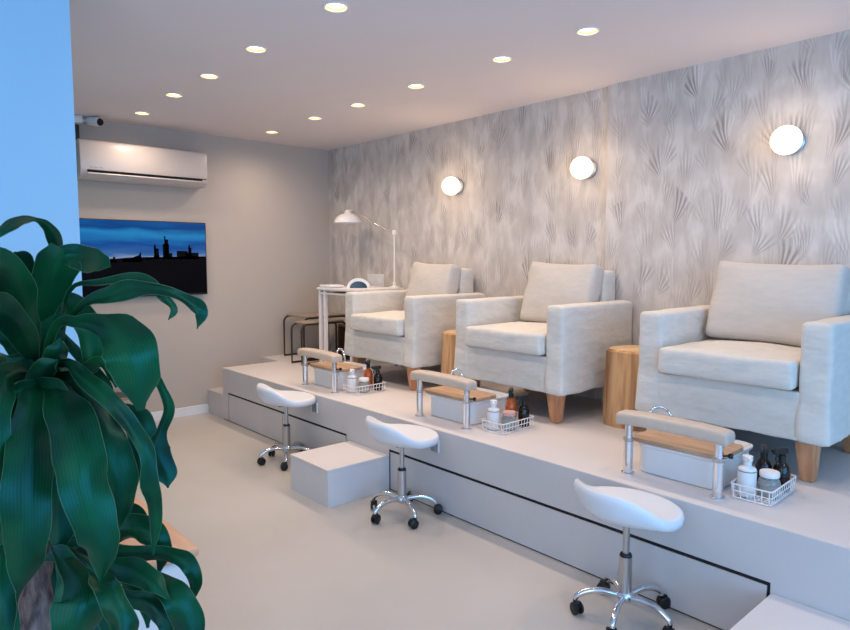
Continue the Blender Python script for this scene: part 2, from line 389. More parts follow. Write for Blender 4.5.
def sconce():
    e = empty('globe_sconce', (0, 0, 0), '', 'wall lamp', 'globe wall lamps on the wallpaper')
    R = Matrix.Rotation(-pi/2, 4, 'Y')
    mb = MB(); mb.lathe([(.0001, 0), (.064, 0), (.066, .006), (.066, .012), (.054, .02), (.046, .022)], M=R); mb.build('wall_plate', 'satin_metal', e)
    mb = MB(); mb.lathe([(.0001+.077*sin(pi*k/20), .088-.077*cos(pi*k/20)) for k in range(21)], M=R); mb.build('glass_globe', 'globe_glow', e)
    l = bpy.data.lights.new('globe_light', 'POINT'); l.energy = SCONCE_W; l.color = (1, .72, .46); l.shadow_soft_size = .1
    lo = bpy.data.objects.new('light_bulb', l); C.objects.link(lo); lo.parent = e; lo.location = (-.21, 0, 0)
    return e
s0 = sconce()
for i, (Y, z, lab, xx) in enumerate(((3.92, 2.062, 'glowing globe wall lamp above the farthest armchair', 0), (2.635, 2.076, 'glowing globe wall lamp above the middle armchair', 0), (1.33, 2.081, 'large glowing globe wall lamp above the nearest armchair', .035))):
    o = s0 if i == 0 else copy_tree(s0); o.location = (XR-xx, Y, z); o['label'] = lab

# ------------------------------------------------------------------ back wall fittings
e = empty('air_conditioner', (1.93, YB, 2.10), 'white split air conditioner high on the beige back wall', 'air conditioner')
prof = [(0, 0), (-.13, 0), (-.185, .035), (-.2, .075), (-.2, .27), (-.188, .30), (-.16, .312), (0, .312)]
mb = MB(); L = .52; vs = [(-L, y, z) for y, z in prof]+[(L, y, z) for y, z in prof]; n = len(prof)
mb.add(vs, [(i, (i+1) % n, n+(i+1) % n, n+i) for i in range(n)]+[tuple(range(n)), tuple(range(n, 2*n))[::-1]])
mb.build('housing', 'aircon_plastic', e, bevel=.006)
mb = MB(); mb.add([(-L+.05, -.1945, .046), (L-.05, -.1945, .046), (L-.05, -.2012, .066), (-L+.05, -.2012, .066)], [(0,1,2,3)]); mb.box((-L+.05, -.206, .066), (L-.01, -.199, .0705)); mb.build('vent_slot', 'dark_gap', e, smooth=False)
mb = MB(); mb.rbox((0, -.168, .030), (L-.05, .035, .007), .005, n=3, M=Matrix.Rotation(-.5, 4, 'X')); mb.build('louvre', 'aircon_plastic', e)
mb = MB(); mb.box((L-.1, -.2015, .052), (L-.06, -.196, .064)); mb.build('sensor_window', 'black_plastic', e, smooth=False)
mb = MB()
for k, w_ in enumerate((.012, .008, .014, .006, .012, .008)): mb.box((-L+.07+.017*k, -.2015, .088), (-L+.07+.017*k+w_, -.1995, .094))
mb.build('maker_mark', 'label_gray', e, smooth=False)
e = empty('security_camera', (1.5, YB, 2.545), 'small white security camera with dark lens beside the blue partition', 'camera')
mb = MB(); mb.rbox((-.08, -.06, .028), (.045, .059, .03), .01, n=2); mb.build('junction_box', 'white_plastic', e)
mb = MB(); mb.tube([(-.03, -.06, .03), (.01, -.08, .03), (.04, -.12, .022)], .014); mb.build('bracket_arm', 'white_plastic', e)
d = Vector((.55, -1, -.18)).normalized(); q = Vector((.02, -.08, .03))
mb = MB(); mb.tube([q, q+d*.004, q+d*.10, q+d*.115], [.03, .036, .038, .034], n=20); mb.build('camera_body', 'white_plastic', e)
mb = MB(); mb.tube([q+d*.114, q+d*.122], [.032, .028], n=20); mb.build('lens', 'dark_glass', e)
tag(MB().rbox((1.428, YB-.035, 2.478), (.020, .034, .058), .006, n=2).build('pipe_cover', 'black_plastic'), 'black pipe cover between security camera and air conditioner', 'cover')
# television
e = empty('television', (1.894, YB, 1.13), 'black flat television on back wall showing a dusk city skyline', 'television')
x0, x1, z0, z1 = -.586, .586, 0, .66
MB().box((x0, -.055, z0), (x1, -.03, z1)).build('casing', 'black_plastic', e, smooth=False, bevel=.003)
MB().box((-.2, -.03, .2), (.2, -.001, .5)).build('wall_bracket', 'black_plastic', e, smooth=False)
scr = MB().box((x0+.008, -.0565, z0+.016), (x1-.008, -.0555, z1-.008)).build('screen', 'dusk_sky', smooth=False)
# screen uses world height for its gradient: keep its own coordinates in world metres
for v in scr.data.vertices: v.co += Vector((1.894, YB, 1.13))
scr.location = (0, 0, 0); scr.parent = e; scr.matrix_parent_inverse = Matrix.Translation((-1.894, -YB, -1.13))
mb = MB(); yy = -.0572
def poly(pts): mb.add([(x, yy, z) for x, z in pts], [tuple(range(len(pts)))])
poly([(x0+.008, .016), (x1-.008, .016), (x1-.008, .352), (.3, .348), (.1, .345), (-.1, .34), (-.2, .33), (x0+.008, .325)])
def bl(xc, w, h_, top=0):
    p = [(xc-w/2, .326 if h_ > .33 else .3), (xc+w/2, .326 if h_ > .33 else .3), (xc+w/2, h_)]
    p += [(xc, h_+top)] if top else []
    poly(p+[(xc-w/2, h_)])
for a in ((.215, .056, .46), (.222, .03, .50), (.208, .012, .53), (.132, .05, .36), (.136, .034, .42), (.12, .02, .44, .02), (.255, .03, .38), (.36, .1, .40), (.45, .12, .385), (.43, .03, .43), (.425, .014, .45, .01), (.29, .05, .345), (.07, .07, .34), (-.36, .006, .42), (-.1, .1, .33), (-.3, .2, .315), (-.22, .02, .345)): bl(*a)
poly([(-.13, .30), (-.06, .345), (-.02, .36), (-.005, .385), (.0, .395), (.005, .30)])
mb.build('city_silhouette', 'screen_dark', e, smooth=False)
# ------------------------------------------------------------------ armchairs
def wr(p, s, a, seed=0.):
    return noise.noise(Vector((p.x*s+seed, p.y*s, p.z*s)))*a
def armchair():
    e = empty('armchair', (0, 0, 0), '', 'armchair', 'linen covered armchairs on the platform')
    hz = .26; cz = .185+hz
    def mk(cx, cy, hx, hy, z0, z1, r, n, seed, flare=.0):
        mb = MB(); hzz = (z1-z0)/2
        def fn(p, u):
            q = p.copy(); k = max(0, -u.z)
            off = wr(Vector((cx+p.x, cy+p.y, p.z)), 8, .0045, seed)+wr(Vector((cx+p.x, cy+p.y, p.z*.3)), 30, .003, seed)*(.3+k)
            if abs(u.x) > .9: q.x += math.copysign(off+flare*k*k, p.x)
            if abs(u.y) > .9: q.y += math.copysign(off+flare*k*k, p.y)
            if u.z > .9: q.z += off*.8+.006*(1-u.y*u.y)
            if u.z < -.9: q.z += wr(Vector((cx+p.x, cy+p.y, 0)), 7, .008, seed)
            return q
        mb.rbox((cx, cy, (z0+z1)/2), (hx, hy, hzz), r, n=n, fn=fn); return mb
    cover = MB()
    for sgn in (-1, 1):
        m_ = mk(0, sgn*.383, .38, .062, .180, .705, .02, (26, 5, 20), 3.*sgn, .014); cover.add(m_.v, m_.f)
    m_ = mk(-.31, 0, .066, .34, .185, .40, .012, (3, 26, 10), 5., .012); cover.add(m_.v, m_.f)
    cover.build('slipcover', 'linen', e, auto=60)
    mb = mk(.30, 0, .078, .318, .20, .905, .025, (4, 20, 20), 9.); mb.build('backrest', 'linen', e, auto=60)
    def cf(p, u):
        q = p.copy(); b_ = (1-u.x**2)*(1-u.y**2)
        if u.z > 0: q.z += .022*b_+wr(p, 8, .008, 2)
        q.x += wr(p, 10, .004, 4); q.y += wr(p, 10, .004, 6)
        return q
    MB().rbox((-.115, 0, .472), (.312, .313, .064), .022, n=(14, 14, 5), fn=cf).build('seat_cushion', 'linen', e, auto=60)
    def bf(p, u):
        q = p.copy(); b_ = max(0, (1-u.z**2))*max(0, (1-u.y**2))
        q.x += math.copysign(.028*b_, p.x)+wr(p, 7, .01, 8)
        q.z += .012*u.z*(u.y**2)+wr(p, 6, .006, 1); q.y += wr(p, 8, .006, 3)
        return q
    MB().rbox((.135, -.035, .745), (.062, .29, .205), .032, n=(3, 14, 14), fn=bf, M=Matrix.Rotation(radians(15), 4, 'Y') @ Matrix.Rotation(radians(2), 4, 'X')).build('back_cushion', 'linen_cushion', e, auto=60)
    mb = MB(); mb.box((-.30, -.36, .19), (.34, .36, .25)); mb.build('base_frame', 'dark_wood', e, smooth=False)
    for sx in (-1, 1):
        for sy in (-1, 1):
            mb = MB(); tx, ty = sx*.30, sy*.345; bx, by = sx*.31, sy*.36; a, b_ = .05, .028
            mb.add([(bx-b_, by-b_, 0), (bx+b_, by-b_, 0), (bx+b_, by+b_, 0), (bx-b_, by+b_, 0), (tx-a, ty-a, .235), (tx+a, ty-a, .235), (tx+a, ty+a, .235), (tx-a, ty+a, .235)],
                   [(0,3,2,1),(4,5,6,7),(0,1,5,4),(1,2,6,5),(2,3,7,6),(3,0,4,7)])
            mb.build('leg', 'leg_wood', e, bevel=.01)
    return e
a0 = armchair()
for i, (Y, rz, lab) in enumerate(((1.312, 0, 'nearest linen armchair, at the right edge beneath the largest globe lamp'), (2.68, 0, 'middle linen armchair standing between the two wood stump tables'), (3.99, 0, 'farthest linen armchair beside the white manicure table'))):
    o = a0 if i == 0 else copy_tree(a0); o.location = (3.43, Y, PZ); o.rotation_euler.z = rz; o['label'] = lab
    for c in kids(o):
        if c.name.startswith('back_cushion'): c.scale.y = (1.07, .94, .86)[i]; c.location = (0, (.015, -.012, -.035)[i], (.0, -.006, -.012)[i])
# stumps
def stump(loc, r, h_, seed, lab):
    mb = MB(); n = 48; rings = 9; vs = []; fs = []
    for i in range(rings):
        z = h_*i/(rings-1); edge = .012 if i in (0, rings-1) else 0
        for k in range(n):
            a = 2*pi*k/n
            rr = r*(1+.06*sin(3*a+seed)+.035*sin(5*a+seed*2)+.015*sin(11*a))+.008*noise.noise(Vector((cos(a)*3, sin(a)*3, z*3+seed)))-edge+.012*(1-z/h_)
            vs.append((rr*cos(a), rr*sin(a), z if i < rings-1 else h_))
        if i == rings-2:
            for q in range(n): vs[-1-q] = (vs[-1-q][0], vs[-1-q][1], h_-.012)
    for i in range(rings-1):
        for k in range(n): fs.append((i*n+k, i*n+(k+1) % n, (i+1)*n+(k+1) % n, (i+1)*n+k))
    mb.add(vs, fs); mb.add(vs[:n], [tuple(range(n))[::-1]])
    e = empty('stump_table', loc, lab, 'side table', 'wood stump tables between armchairs')
    mb.build('trunk_section', 'stump_wood', e)
    top = MB(); tv = vs[-n:]; top.add([(x, y, h_) for x, y, _ in tv]+[(x*.97, y*.97, h_+.0015) for x, y, _ in tv], [(k, (k+1) % n, n+(k+1) % n, n+k) for k in range(n)]+[tuple(range(n, 2*n))])
    top.build('cut_top', 'stump_end', e)
    return e
stump((3.43, 1.99, PZ), .155, .455, 1., 'pale wood stump table between the nearest and middle armchairs')
stump((3.335, 3.36, PZ), .130, .45, 4., 'pale wood stump table between the middle and farthest armchairs')

# ------------------------------------------------------------------ stools
def stool():
    e = empty('saddle_stool', (0, 0, 0), '', 'stool', 'white rolling saddle stools')
    N, Rn = 56, 14; vs = []; fs = []
    def back(a): 
        c = -cos(a); x = max(0, min(1, (c+.12)/1.05)); return x*x*(3-2*x)
    def plan(a): return (.205 if cos(a) > 0 else .200), .212
    top = []; 
    for i in range(Rn+1):
        rho = i/Rn
        for k in range(N):
            a = 2*pi*k/N; ra, rb = plan(a)
            z = .482+.088*back(a)*max(0, (rho-.45)/.55)**1.6-.012*max(0, cos(a))*rho**3-.010*(1-rho*rho)
            vs.append((ra*rho*cos(a)*.965, rb*rho*sin(a)*.965, z))
    o = len(vs)
    lower = [(1.0, -.006), (1.02, -.022), (1.0, -.042)]
    for (s_, dz) in lower:
        for k in range(N):
            a = 2*pi*k/N; ra, rb = plan(a); z = .482+.088*back(a)-.012*max(0, cos(a))+dz
            vs.append((ra*s_*cos(a), rb*s_*sin(a), z))
    for (s_, zz) in ((.93, .45), (.78, .8), (.5, .97), (.0, 1.)):
        for k in range(N):
            a = 2*pi*k/N; ra, rb = plan(a); zr = .482+.088*back(a)-.012*max(0, cos(a))-.042
            vs.append((ra*s_*cos(a), rb*s_*sin(a), zr+(.428-zr)*zz))
    R_ = Rn+1+len(lower)+4
    for i in range(R_-1):
        for k in range(N): fs.append((i*N+k, i*N+(k+1) % N, (i+1)*N+(k+1) % N, (i+1)*N+k))
    mb = MB(); mb.add(vs, fs); seat = mb.build('seat', 'white_vinyl', e, auto=75)
    MB().box((-.05, -.05, .412), (.05, .05, .430)).build('seat_plate', 'black_plastic', e, smooth=False)
    MB().lathe([(.0001, .26), (.0135, .26), (.0135, .412), (.0001, .412)], n=18).build('gas_piston', 'satin_metal', e)
    MB().lathe([(.0001, .275), (.02, .275), (.024, .27), (.024, .262), (.0001, .26)], n=18).build('collar', 'black_plastic', e)
    MB().lathe([(.0001, .105), (.026, .105), (.0255, .262), (.0001, .262)], n=22).build('column_cover', 'satin_metal', e)
    MB().lathe([(.0001, .075), (.03, .078), (.036, .092), (.032, .108), (.026, .115), (.0001, .115)], n=22).build('hub', 'chrome', e)
    for k in range(5):
        a = radians(54+72*k); c, s_ = cos(a), sin(a)
        pts = spline([(.02*c, .02*s_, .095), (.09*c, .09*s_, .106), (.145*c, .145*s_, .098), (.186*c, .186*s_, .075), (.195*c, .195*s_, .058)], 14)
        mb = MB(); mb.tube(pts, [.013]*8+[.0125, .012, .0115, .011, .011, .010, .010], n=12); lg = mb.build('leg', 'chrome', e)
        p = Vector((.195*c, .195*s_, 0)); sa = a+.9+k*1.3; T = Vector((cos(sa), sin(sa), 0)); Nn = Vector((-sin(sa), cos(sa), 0))
        cm = MB()
        for sg in (-1, 1):
            w0 = p+Nn*sg*.006+T*.012; w1 = p+Nn*sg*.02+T*.012
            cm.tube([w0+Vector((0, 0, .026)), w0+Nn*sg*.003+Vector((0, 0, .026)), w1-Nn*sg*.003+Vector((0, 0, .026)), w1+Vector((0, 0, .026))], [.021, .0255, .0255, .021], n=20)
        cm.tube([p+Vector((0, 0, .03)), p+Vector((0, 0, .064))], .009)
        cm.rbox(p+T*.01+Vector((0, 0, .042)), (.018, .007, .014), .005, n=2, M=Matrix.Rotation(sa, 4, 'Z'))
        cm.build('caster', 'black_plastic', lg)
    return e
st0 = stool()
for i, (x, y, rz, lab) in enumerate(((2.270, 1.335, 0, 'nearest white rolling stool, partly cut off by the bottom edge'), (2.275, 2.755, -18, 'middle white rolling stool beside the blue side of the box step'), (2.28, 4.06, -32, 'farthest white rolling stool beyond the box step'))):
    o = st0 if i == 0 else copy_tree(st0); o.location = (x, y, 0); o.rotation_euler.z = radians(rz); o['label'] = lab
    for c in kids(o):
        if c.name.startswith('seat') and 'plate' not in c.name: c.rotation_euler.z = radians(-14-rz)

# ------------------------------------------------------------------ foot stations (footrest, basin, faucet, basket, bottles)
def footrest():
    e = empty('footrest', (0, 0, 0), '', 'footrest', 'padded footrests on the platform edge')
    def fn(p, u): q = p.copy(); q.z += -.01*abs(u.y)**4+.004*(1-u.x**2); return q
    MB().rbox((0, 0, .262), (.046, .254, .029), .018, n=(4, 14, 3), fn=fn).build('padded_bar', 'beige_vinyl', e, auto=80)
    for y in (-.205, .205):
        p = MB().lathe([(.0001, 0), (.03, 0), (.03, .006), (.021, .008), (.021, .165), (.0001, .165)], c=(0, y, 0), n=20).build('post', 'chrome', e)
        MB().lathe([(.0001, .15), (.017, .16), (.017, .236), (.0001, .236)], c=(0, y, 0), n=20).build('inner_rod', 'chrome', p)
        MB().lathe([(.0001, .15), (.0215, .15), (.024, .158), (.024, .168), (.0001, .17)], c=(0, y, 0), n=20).build('clamp_ring', 'satin_metal', p)
        if y < 0: MB().tube([(.012, y-.012, .175), (.022, y-.026, .176), (.026, y-.032, .176)], [.004, .004, .012]).tube([(.026, y-.032, .176), (.033, y-.042, .176)], .011).build('clamp_knob', 'black_plastic', p)
    return e
def basin():
    e = empty('foot_basin', (0, 0, 0), '', 'basin', 'white foot basins behind the footrests')
    prof = []
    def ring(hx, hy, z, r, n=6):
        out = []
        for (sx, sy, a0_) in ((1, 1, 0), (-1, 1, 90), (-1, -1, 180), (1, -1, 270)):
            for k in range(n+1):
                a = radians(a0_+90*k/n); out.append((sx*(hx-r)+r*cos(a), sy*(hy-r)+r*sin(a), z))
        return out
    rings = [ring(.165, .18, 0, .04), ring(.172, .188, .004, .045), ring(.178, .193, .12, .06), ring(.192, .205, .132, .07), ring(.192, .205, .140, .07), ring(.182, .196, .142, .065), ring(.168, .183, .125, .055), ring(.155, .17, .02, .05)]
    n = len(rings[0]); vs = sum(rings, []); mb = MB()
    mb.add(vs, [(i*n+k, i*n+(k+1) % n, (i+1)*n+(k+1) % n, (i+1)*n+k) for i in range(len(rings)-1) for k in range(n)]+[tuple(range(n))[::-1], tuple((len(rings)-1)*n+k for k in range(n))])
    mb.build('tub', 'white_plastic', e)
    a, b_ = ring(.122, .212, .144, .04), ring(.122, .212, .162, .04); n = len(a)
    mb = MB(); mb.add(a+b_, [(k, (k+1) % n, n+(k+1) % n, n+k) for k in range(n)]+[tuple(range(n))[::-1], tuple(range(n, 2*n))])
    lid = mb.build('wooden_lid', 'lid_wood', e, auto=30); lid.location = (-.075, 0, 0)
    return e
def faucet():
    e = empty('shower_hose', (0, 0, 0), '', 'hose', 'chrome shower hoses behind the footrests')
    MB().lathe([(.0001, 0), (.024, 0), (.024, .006), (.012, .01), (.012, .16), (.0001, .165)], n=16).build('standpipe', 'chrome', e)
    pts = spline([(0, 0, .16), (-.002, -.01, .215), (-.004, -.05, .243), (-.008, -.1, .232), (-.02, -.145, .18), (-.03, -.16, .155)], 90)
    MB().tube(pts, [.0075+.0022*sin(i*1.9) for i in range(len(pts))], n=8).build('coiled_hose', 'chrome', e)
    return e
def wire_basket():
    mb = MB(); a, b_ = .145, .08; r = .0022
    def loop(sx, sy, z, rr=r):
        pts = []
        for (x, y, a0_) in ((1, 1, 0), (-1, 1, 90), (-1, -1, 180), (1, -1, 270)):
            for k in range(4):
                t_ = radians(a0_+90*k/3); pts.append((x*(sx-.015)+.015*cos(t_), y*(sy-.015)+.015*sin(t_), z))
        mb.tube(pts, rr, n=6, closed=True)
    loop(a, b_, .062, .003); loop(a*.97, b_*.97, .034); loop(a*.94, b_*.94, .004)
    for i in range(11):
        x = -a*.9+a*1.8*i/10; mb.tube([(x*1.03, -b_, .062), (x, -b_*.94, .004), (x, b_*.94, .004), (x*1.03, b_, .062)], r, n=6)
    for i in range(6):
        y = -b_*.85+b_*1.7*i/5; mb.tube([(-a, y*1.03, .062), (-a*.94, y, .004), (a*.94, y, .004), (a, y*1.03, .062)], r, n=6)
    return tag(mb.build('wire_basket', 'white_metal'), '', 'basket', 'white wire baskets of bottles')
def pump_bottle():
    e = empty('pump_bottle', (0, 0, 0), '', 'bottle', 'white pump bottles in the baskets')
    MB().lathe([(.0001, 0), (.033, 0), (.036, .004), (.036, .105), (.033, .115), (.016, .124), (.014, .128), (.0001, .128)], n=24).build('bottle_body', 'white_plastic', e)
    MB().lathe([(.0001, .126), (.016, .126), (.016, .145), (.02, .147), (.02, .165), (.012, .168), (.0001, .168)], n=18).tube([(0, 0, .157), (-.03, -.012, .157), (-.036, -.014, .150)], .006).build('pump_head', 'white_plastic', e)
    MB().lathe([(.0362, .102), (.0368, .103), (.0368, .106), (.0362, .107)], n=24, caps=False).build('label_band', 'label_gray', e)
    return e
def jar(lidm):
    e = empty('glass_jar', (0, 0, 0), '', 'jar', 'squat glass jars in the baskets')
    MB().lathe([(.0001, 0), (.036, 0), (.042, .006), (.044, .05), (.038, .07), (.034, .075), (.034, .082), (.0001, .082)], n=24).build('jar_body', 'clear_glass', e)
    MB().lathe([(.0001, .005), (.036, .006), (.039, .048), (.0001, .052)], n=20).build('scrub', 'jar_content', e)
    MB().lathe([(.0001, .082), (.037, .082), (.038, .086), (.038, .1), (.036, .103), (.0001, .103)], n=24).build('lid', lidm, e)
    return e
def spray(m_, name, h_=1.):
    e = empty(name, (0, 0, 0), '', 'bottle', 'dark and amber spray bottles in the baskets')
    MB().lathe([(.0001, 0), (.03, 0), (.033, .005), (.033, .1*h_), (.026, .122*h_), (.013, .138*h_), (.012, .15*h_), (.0001, .15*h_)], n=22).build('bottle_body', m_, e)
    z = .15*h_
    mb = MB(); mb.lathe([(.0001, z-.008), (.015, z-.008), (.015, z+.014), (.0001, z+.014)], n=16)
    mb.rbox((-.012, 0, z+.034), (.036, .011, .013), .006, n=2); mb.rbox((0, 0, z+.018), (.010, .010, .014), .004, n=2)
    mb.tube([(-.02, 0, z+.026), (-.034, 0, z+.006), (-.032, 0, z-.012)], [.005, .0045, .004]); mb.tube([(-.045, 0, z+.037), (-.056, 0, z+.037)], .007)
    mb.build('spray_trigger', 'black_plastic', e)
    return e
fr0, ba0, fa0, wb0 = footrest(), basin(), faucet(), wire_basket()
pb0, ja0, jp0, am0, dk0 = pump_bottle(), jar('white_metal'), jar('pink_lid'), spray('amber', 'amber_spray_bottle', 1.14), spray('dark_glass', 'dark_spray_bottle', .9)
used = set()
def place(o, loc, lab, rz=0.):
    c = o if o.name not in used else copy_tree(o); used.add(o.name)
    c.location = loc; c.rotation_euler.z = rz; c['label'] = lab; return c
for (yf, yb, yk, who, ords) in ((1.335, 1.345, 1.02, 'in front of the nearest armchair', 'nearest'), (2.785, 2.795, 2.425, 'in front of the middle armchair', 'middle'), (4.145, 4.16, 3.825, 'in front of the farthest armchair', 'farthest')):
    place(fr0, (2.615, yf, PZ), 'beige padded footrest bar on chrome posts '+who)
    place(ba0, (2.85, yb, PZ), 'white foot basin with wooden lid '+who)
    place(fa0, (2.985, yb+.30, PZ), 'curved chrome shower hose '+who)
    place(wb0, (2.80, yk, PZ), 'white wire basket holding bottles '+who, .03)
    k = PZ+.0075
    place(pb0, (2.715, yk+.035, k), 'white pump bottle in the wire basket '+who, .3)
    place(ja0 if ords != 'middle' else jp0, (2.775, yk-.03, k), ('glass jar with pink lid' if ords == 'middle' else 'squat glass jar with pale lid')+' in the wire basket '+who)
    if ords == 'nearest':
        place(dk0, (2.87, yk+.03, k), 'dark spray bottle left in the wire basket '+who, .5)
        place(dk0, (2.885, yk-.038, k), 'dark spray bottle right in the wire basket '+who, -.4)
    else:
        place(am0, (2.86, yk+.03, k), 'amber spray bottle in the wire basket '+who, .6)
        place(dk0, (2.90, yk-.035, k), 'small dark spray bottle in the wire basket '+who, -.3)
# clear holders on the platform front
for (y, lab) in ((2.69, 'clear plastic holder on the platform front by the middle stool'), (1.28, 'clear plastic holder on the platform front by the nearest stool'), (3.98, 'clear plastic holder on the platform front by the farthest stool')):
    e = empty('clear_holder', (PX-.004, y, .345), lab, 'holder', 'clear holders on the platform front')
    MB().box((-.012, -.035, 0), (-.001, .035, .075)).build('holder_shell', 'acrylic', e, smooth=False, bevel=.003)
    MB().box((-.0135, .033, 0), (-.001, .036, .078)).box((-.0135, -.036, 0), (-.001, -.033, .078)).build('holder_edge', 'white_plastic', e, smooth=False)

# ------------------------------------------------------------------ far corner: manicure table, lamps, nesting tables
e = empty('manicure_table', (3.48, 4.83, PZ), 'narrow white metal manicure table left of the farthest armchair', 'table')
TX0, TX1, TY0, TY1, TH = -.27, .27, -.33, .285, .70
MB().box((TX0, TY0, TH), (TX1, TY1, TH+.022)).build('tabletop', 'white_metal', e, smooth=False, bevel=.004)
MB().box((TX0+.02, TY0+.02, TH-.04), (TX1-.02, TY1-.02, TH-.022)).build('apron_frame', 'white_metal', e, smooth=False, bevel=.002)
for x in (TX0+.03, TX1-.03):
    for y in (TY0+.02, TY0+.1, TY1-.1, TY1-.02):
        MB().box((x-.015, y-.015, 0), (x+.015, y+.015, TH)).build('leg', 'white_metal', e, smooth=False, bevel=.002)
e = empty('nail_lamp', (3.47, 4.80, PZ+.722), 'white arched nail curing lamp on the manicure table', 'nail lamp', rz=radians(48))
mb = MB(); n = 20; vs = []
for x in (-.1, .09):
    for (ro, zs) in ((.105, .09), (.08, .062)):
        for k in range(n+1): a = pi*k/n; s_ = 1. if x < 0 else .85; vs.append((x, -ro*cos(a)*s_, zs*sin(a)*s_))
q = n+1; fs = []
for k in range(n): fs += [(k, k+1, q+k+1, q+k), (2*q+k, 3*q+k, 3*q+k+1, 2*q+k+1), (k, 2*q+k, 2*q+k+1, k+1), (q+k, q+k+1, 3*q+k+1, 3*q+k)]
fs += [(0, q, 3*q, 2*q), (n, 2*q+n, 3*q+n, q+n)]
mb.add(vs, fs); mb.build('arched_shell', 'white_plastic', e, auto=50)
MB().lathe([(.0001, .0), (.079, 0), (.079, .003), (.0001, .003)], n=24, sx=1.1).build('base_plate', 'white_plastic', e)
mb = MB(); mb.add([(-.088, -.07*cos(pi*k/12), .054*sin(pi*k/12)) for k in range(13)]+[(-.092, -.078*cos(pi*k/12), .06*sin(pi*k/12)) for k in range(13)], [tuple(range(13)), tuple(range(13, 26))[::-1]]+[(k, k+1, 14+k, 13+k) for k in range(12)])
mb.build('lamp_opening', 'blue_glass', e)
tag(MB().rbox((3.30, 5.0, PZ+.722+.014), (.075, .10, .0135), .012, n=3, fn=lambda p, u: Vector((p.x, p.y, p.z*(1-.3*u.y**2)))).build('hand_rest', 'white_vinyl'), 'flat white hand rest on the manicure table', 'hand rest')
e = empty('desk_lamp', (3.70, 4.58, PZ+.722), 'white dome desk lamp with long bent arm on the manicure table', 'desk lamp')
MB().lathe([(.0001, 0), (.045, 0), (.045, .01), (.016, .016), (.014, .05), (.0001, .05)], n=20).build('lamp_base', 'white_metal', e)
MB().tube([(0, 0, .04), (0, 0, .50)], .007).build('pole', 'white_metal', e)
O_ = Vector((3.70, 4.58, PZ+.722))
def onp(x, y, X):
    d_ = (FW + RT*((x-425)/FPX) - UP*((y-315)/FPX)); return Vector((0, 0, H))+d_*(X/d_.x)-O_
MB().tube(spline([(0, 0, .50), onp(375, 224, 3.69), onp(364, 217, 3.67), onp(354, 212, 3.66), onp(349, 209, 3.65)], 16), .008).build('bent_arm', 'satin_metal', e)
MB().lathe([(.0001, -.02), (.017, -.02), (.02, 0), (.017, .02), (.0001, .02)], c=(0, 0, .50), n=16).build('elbow_joint', 'white_metal', e)
hc = onp(348, 223, 3.64)
sh = MB().lathe([(.137, .0), (.132, .02), (.11, .055), (.07, .082), (.035, .092), (.03, .115), (.018, .125), (.0001, .126)], c=hc, n=32, caps=False)
sh.lathe([(.133, .002), (.126, .02), (.104, .05), (.06, .076), (.0001, .08)], c=hc, n=32, caps=False)
sh.build('lamp_shade', 'white_metal', e, auto=70)
# nesting tables
def nest(loc, lx, ly, h_, lab):
    e = empty('nesting_table', loc, lab, 'side table', 'nesting tables in the far corner')
    for s_ in (-1, 1):
        y = s_*ly/2; a = lx/2; r = .06; pts = []
        for (cx, cz, a0_) in ((a-r, h_-r-.012, 0), (-a+r, h_-r-.012, 90)):
            for k in range(7): t_ = radians(a0_+15*k); pts.append((cx+r*cos(t_), y, cz+r*sin(t_)))
        pts = [(a, y, .012)]+pts+[(-a, y, .012)]
        MB().tube(pts+[(a, y, .012)], .010, n=8).build('tube_frame', 'bronze', e)
    MB().rbox((0, 0, h_), (lx/2-.03, ly/2+.005, .011), .008, n=3).build('tabletop', 'smoked_top', e)
    return e
nest((3.51, 5.61, PZ), .52, .38, .42, 'taller bronze framed nesting table against the back wall')
nest((3.32, 5.25, PZ), .50, .18, .39, 'lower bronze framed nesting table behind the manicure table legs')
e = empty('wooden_crate', (3.72, 5.24, PZ), 'small dark wooden open crate beside the lower nesting table', 'crate')
mb = MB(); a, w_, hh = .12, .12, .34
for q in (((-a, -w_, 0), (a, w_, .02)), ((-a, -w_, hh-.02), (a, w_, hh)), ((-a, -w_, .02), (a, -w_+.02, hh-.02)), ((-a, w_-.02, .02), (a, w_, hh-.02)), ((a-.02, -w_+.02, .02), (a, w_-.02, hh-.02))): mb.box(*q)
mb.build('crate_shell', 'dark_wood', e, smooth=False)
# wall plate
e = empty('socket_plate', (XR, 5.07, 1.17), 'square white socket plate on the wallpaper near the far corner', 'socket')
MB().box((-.009, -.13, 0), (-.0005, .13, .14)).build('cover_plate', 'white_plastic', e, smooth=False, bevel=.002)
for y in (-.062, .062): MB().lathe([(.0001, 0), (.026, 0), (.029, .004), (.0001, .004)], M=Matrix.Rotation(-pi/2, 4, 'Y'), c=(-.0085, y, .07), n=20).build('socket_insert', 'white_metal', e)

# ------------------------------------------------------------------ left side: basket, drum table, plant
e = empty('wicker_basket', (1.48, 5.50, 0), 'woven wicker basket on the floor behind the plant', 'basket')
MB().lathe([(.0001, .0), (.19, 0), (.225, .02), (.26, .15), (.255, .28), (.235, .36), (.24, .37), (.225, .372), (.215, .355), (.235, .27), (.235, .15), (.2, .03), (.0001, .025)], n=48, uvs=True).build('woven_body', 'wicker', e)
for s_ in (-1, 1): MB().tube(spline([(s_*.236, -.07, .35), (s_*.25, -.05, .42), (s_*.25, .05, .42), (s_*.236, .07, .35)], 12), .011).build('handle', 'wicker', e)
e = empty('wooden_bench', (.45, 2.55, 0), 'low bench with orange wooden top and white base behind the plant', 'bench')
MB().rbox((.0, 0, .2075), (.385, .385, .2074), .03, n=2).build('bench_base', 'step_white', e)
MB().rbox((.0, 0, .4325), (.41, .40, .0175), .015, n=2).build('wooden_top', 'table_wood', e)
plant = empty('dracaena_plant', (.233, 1.396, 0), 'large potted plant with long arching dark green leaves at the left', 'plant')
PL = Vector((.233, 1.396, 0))
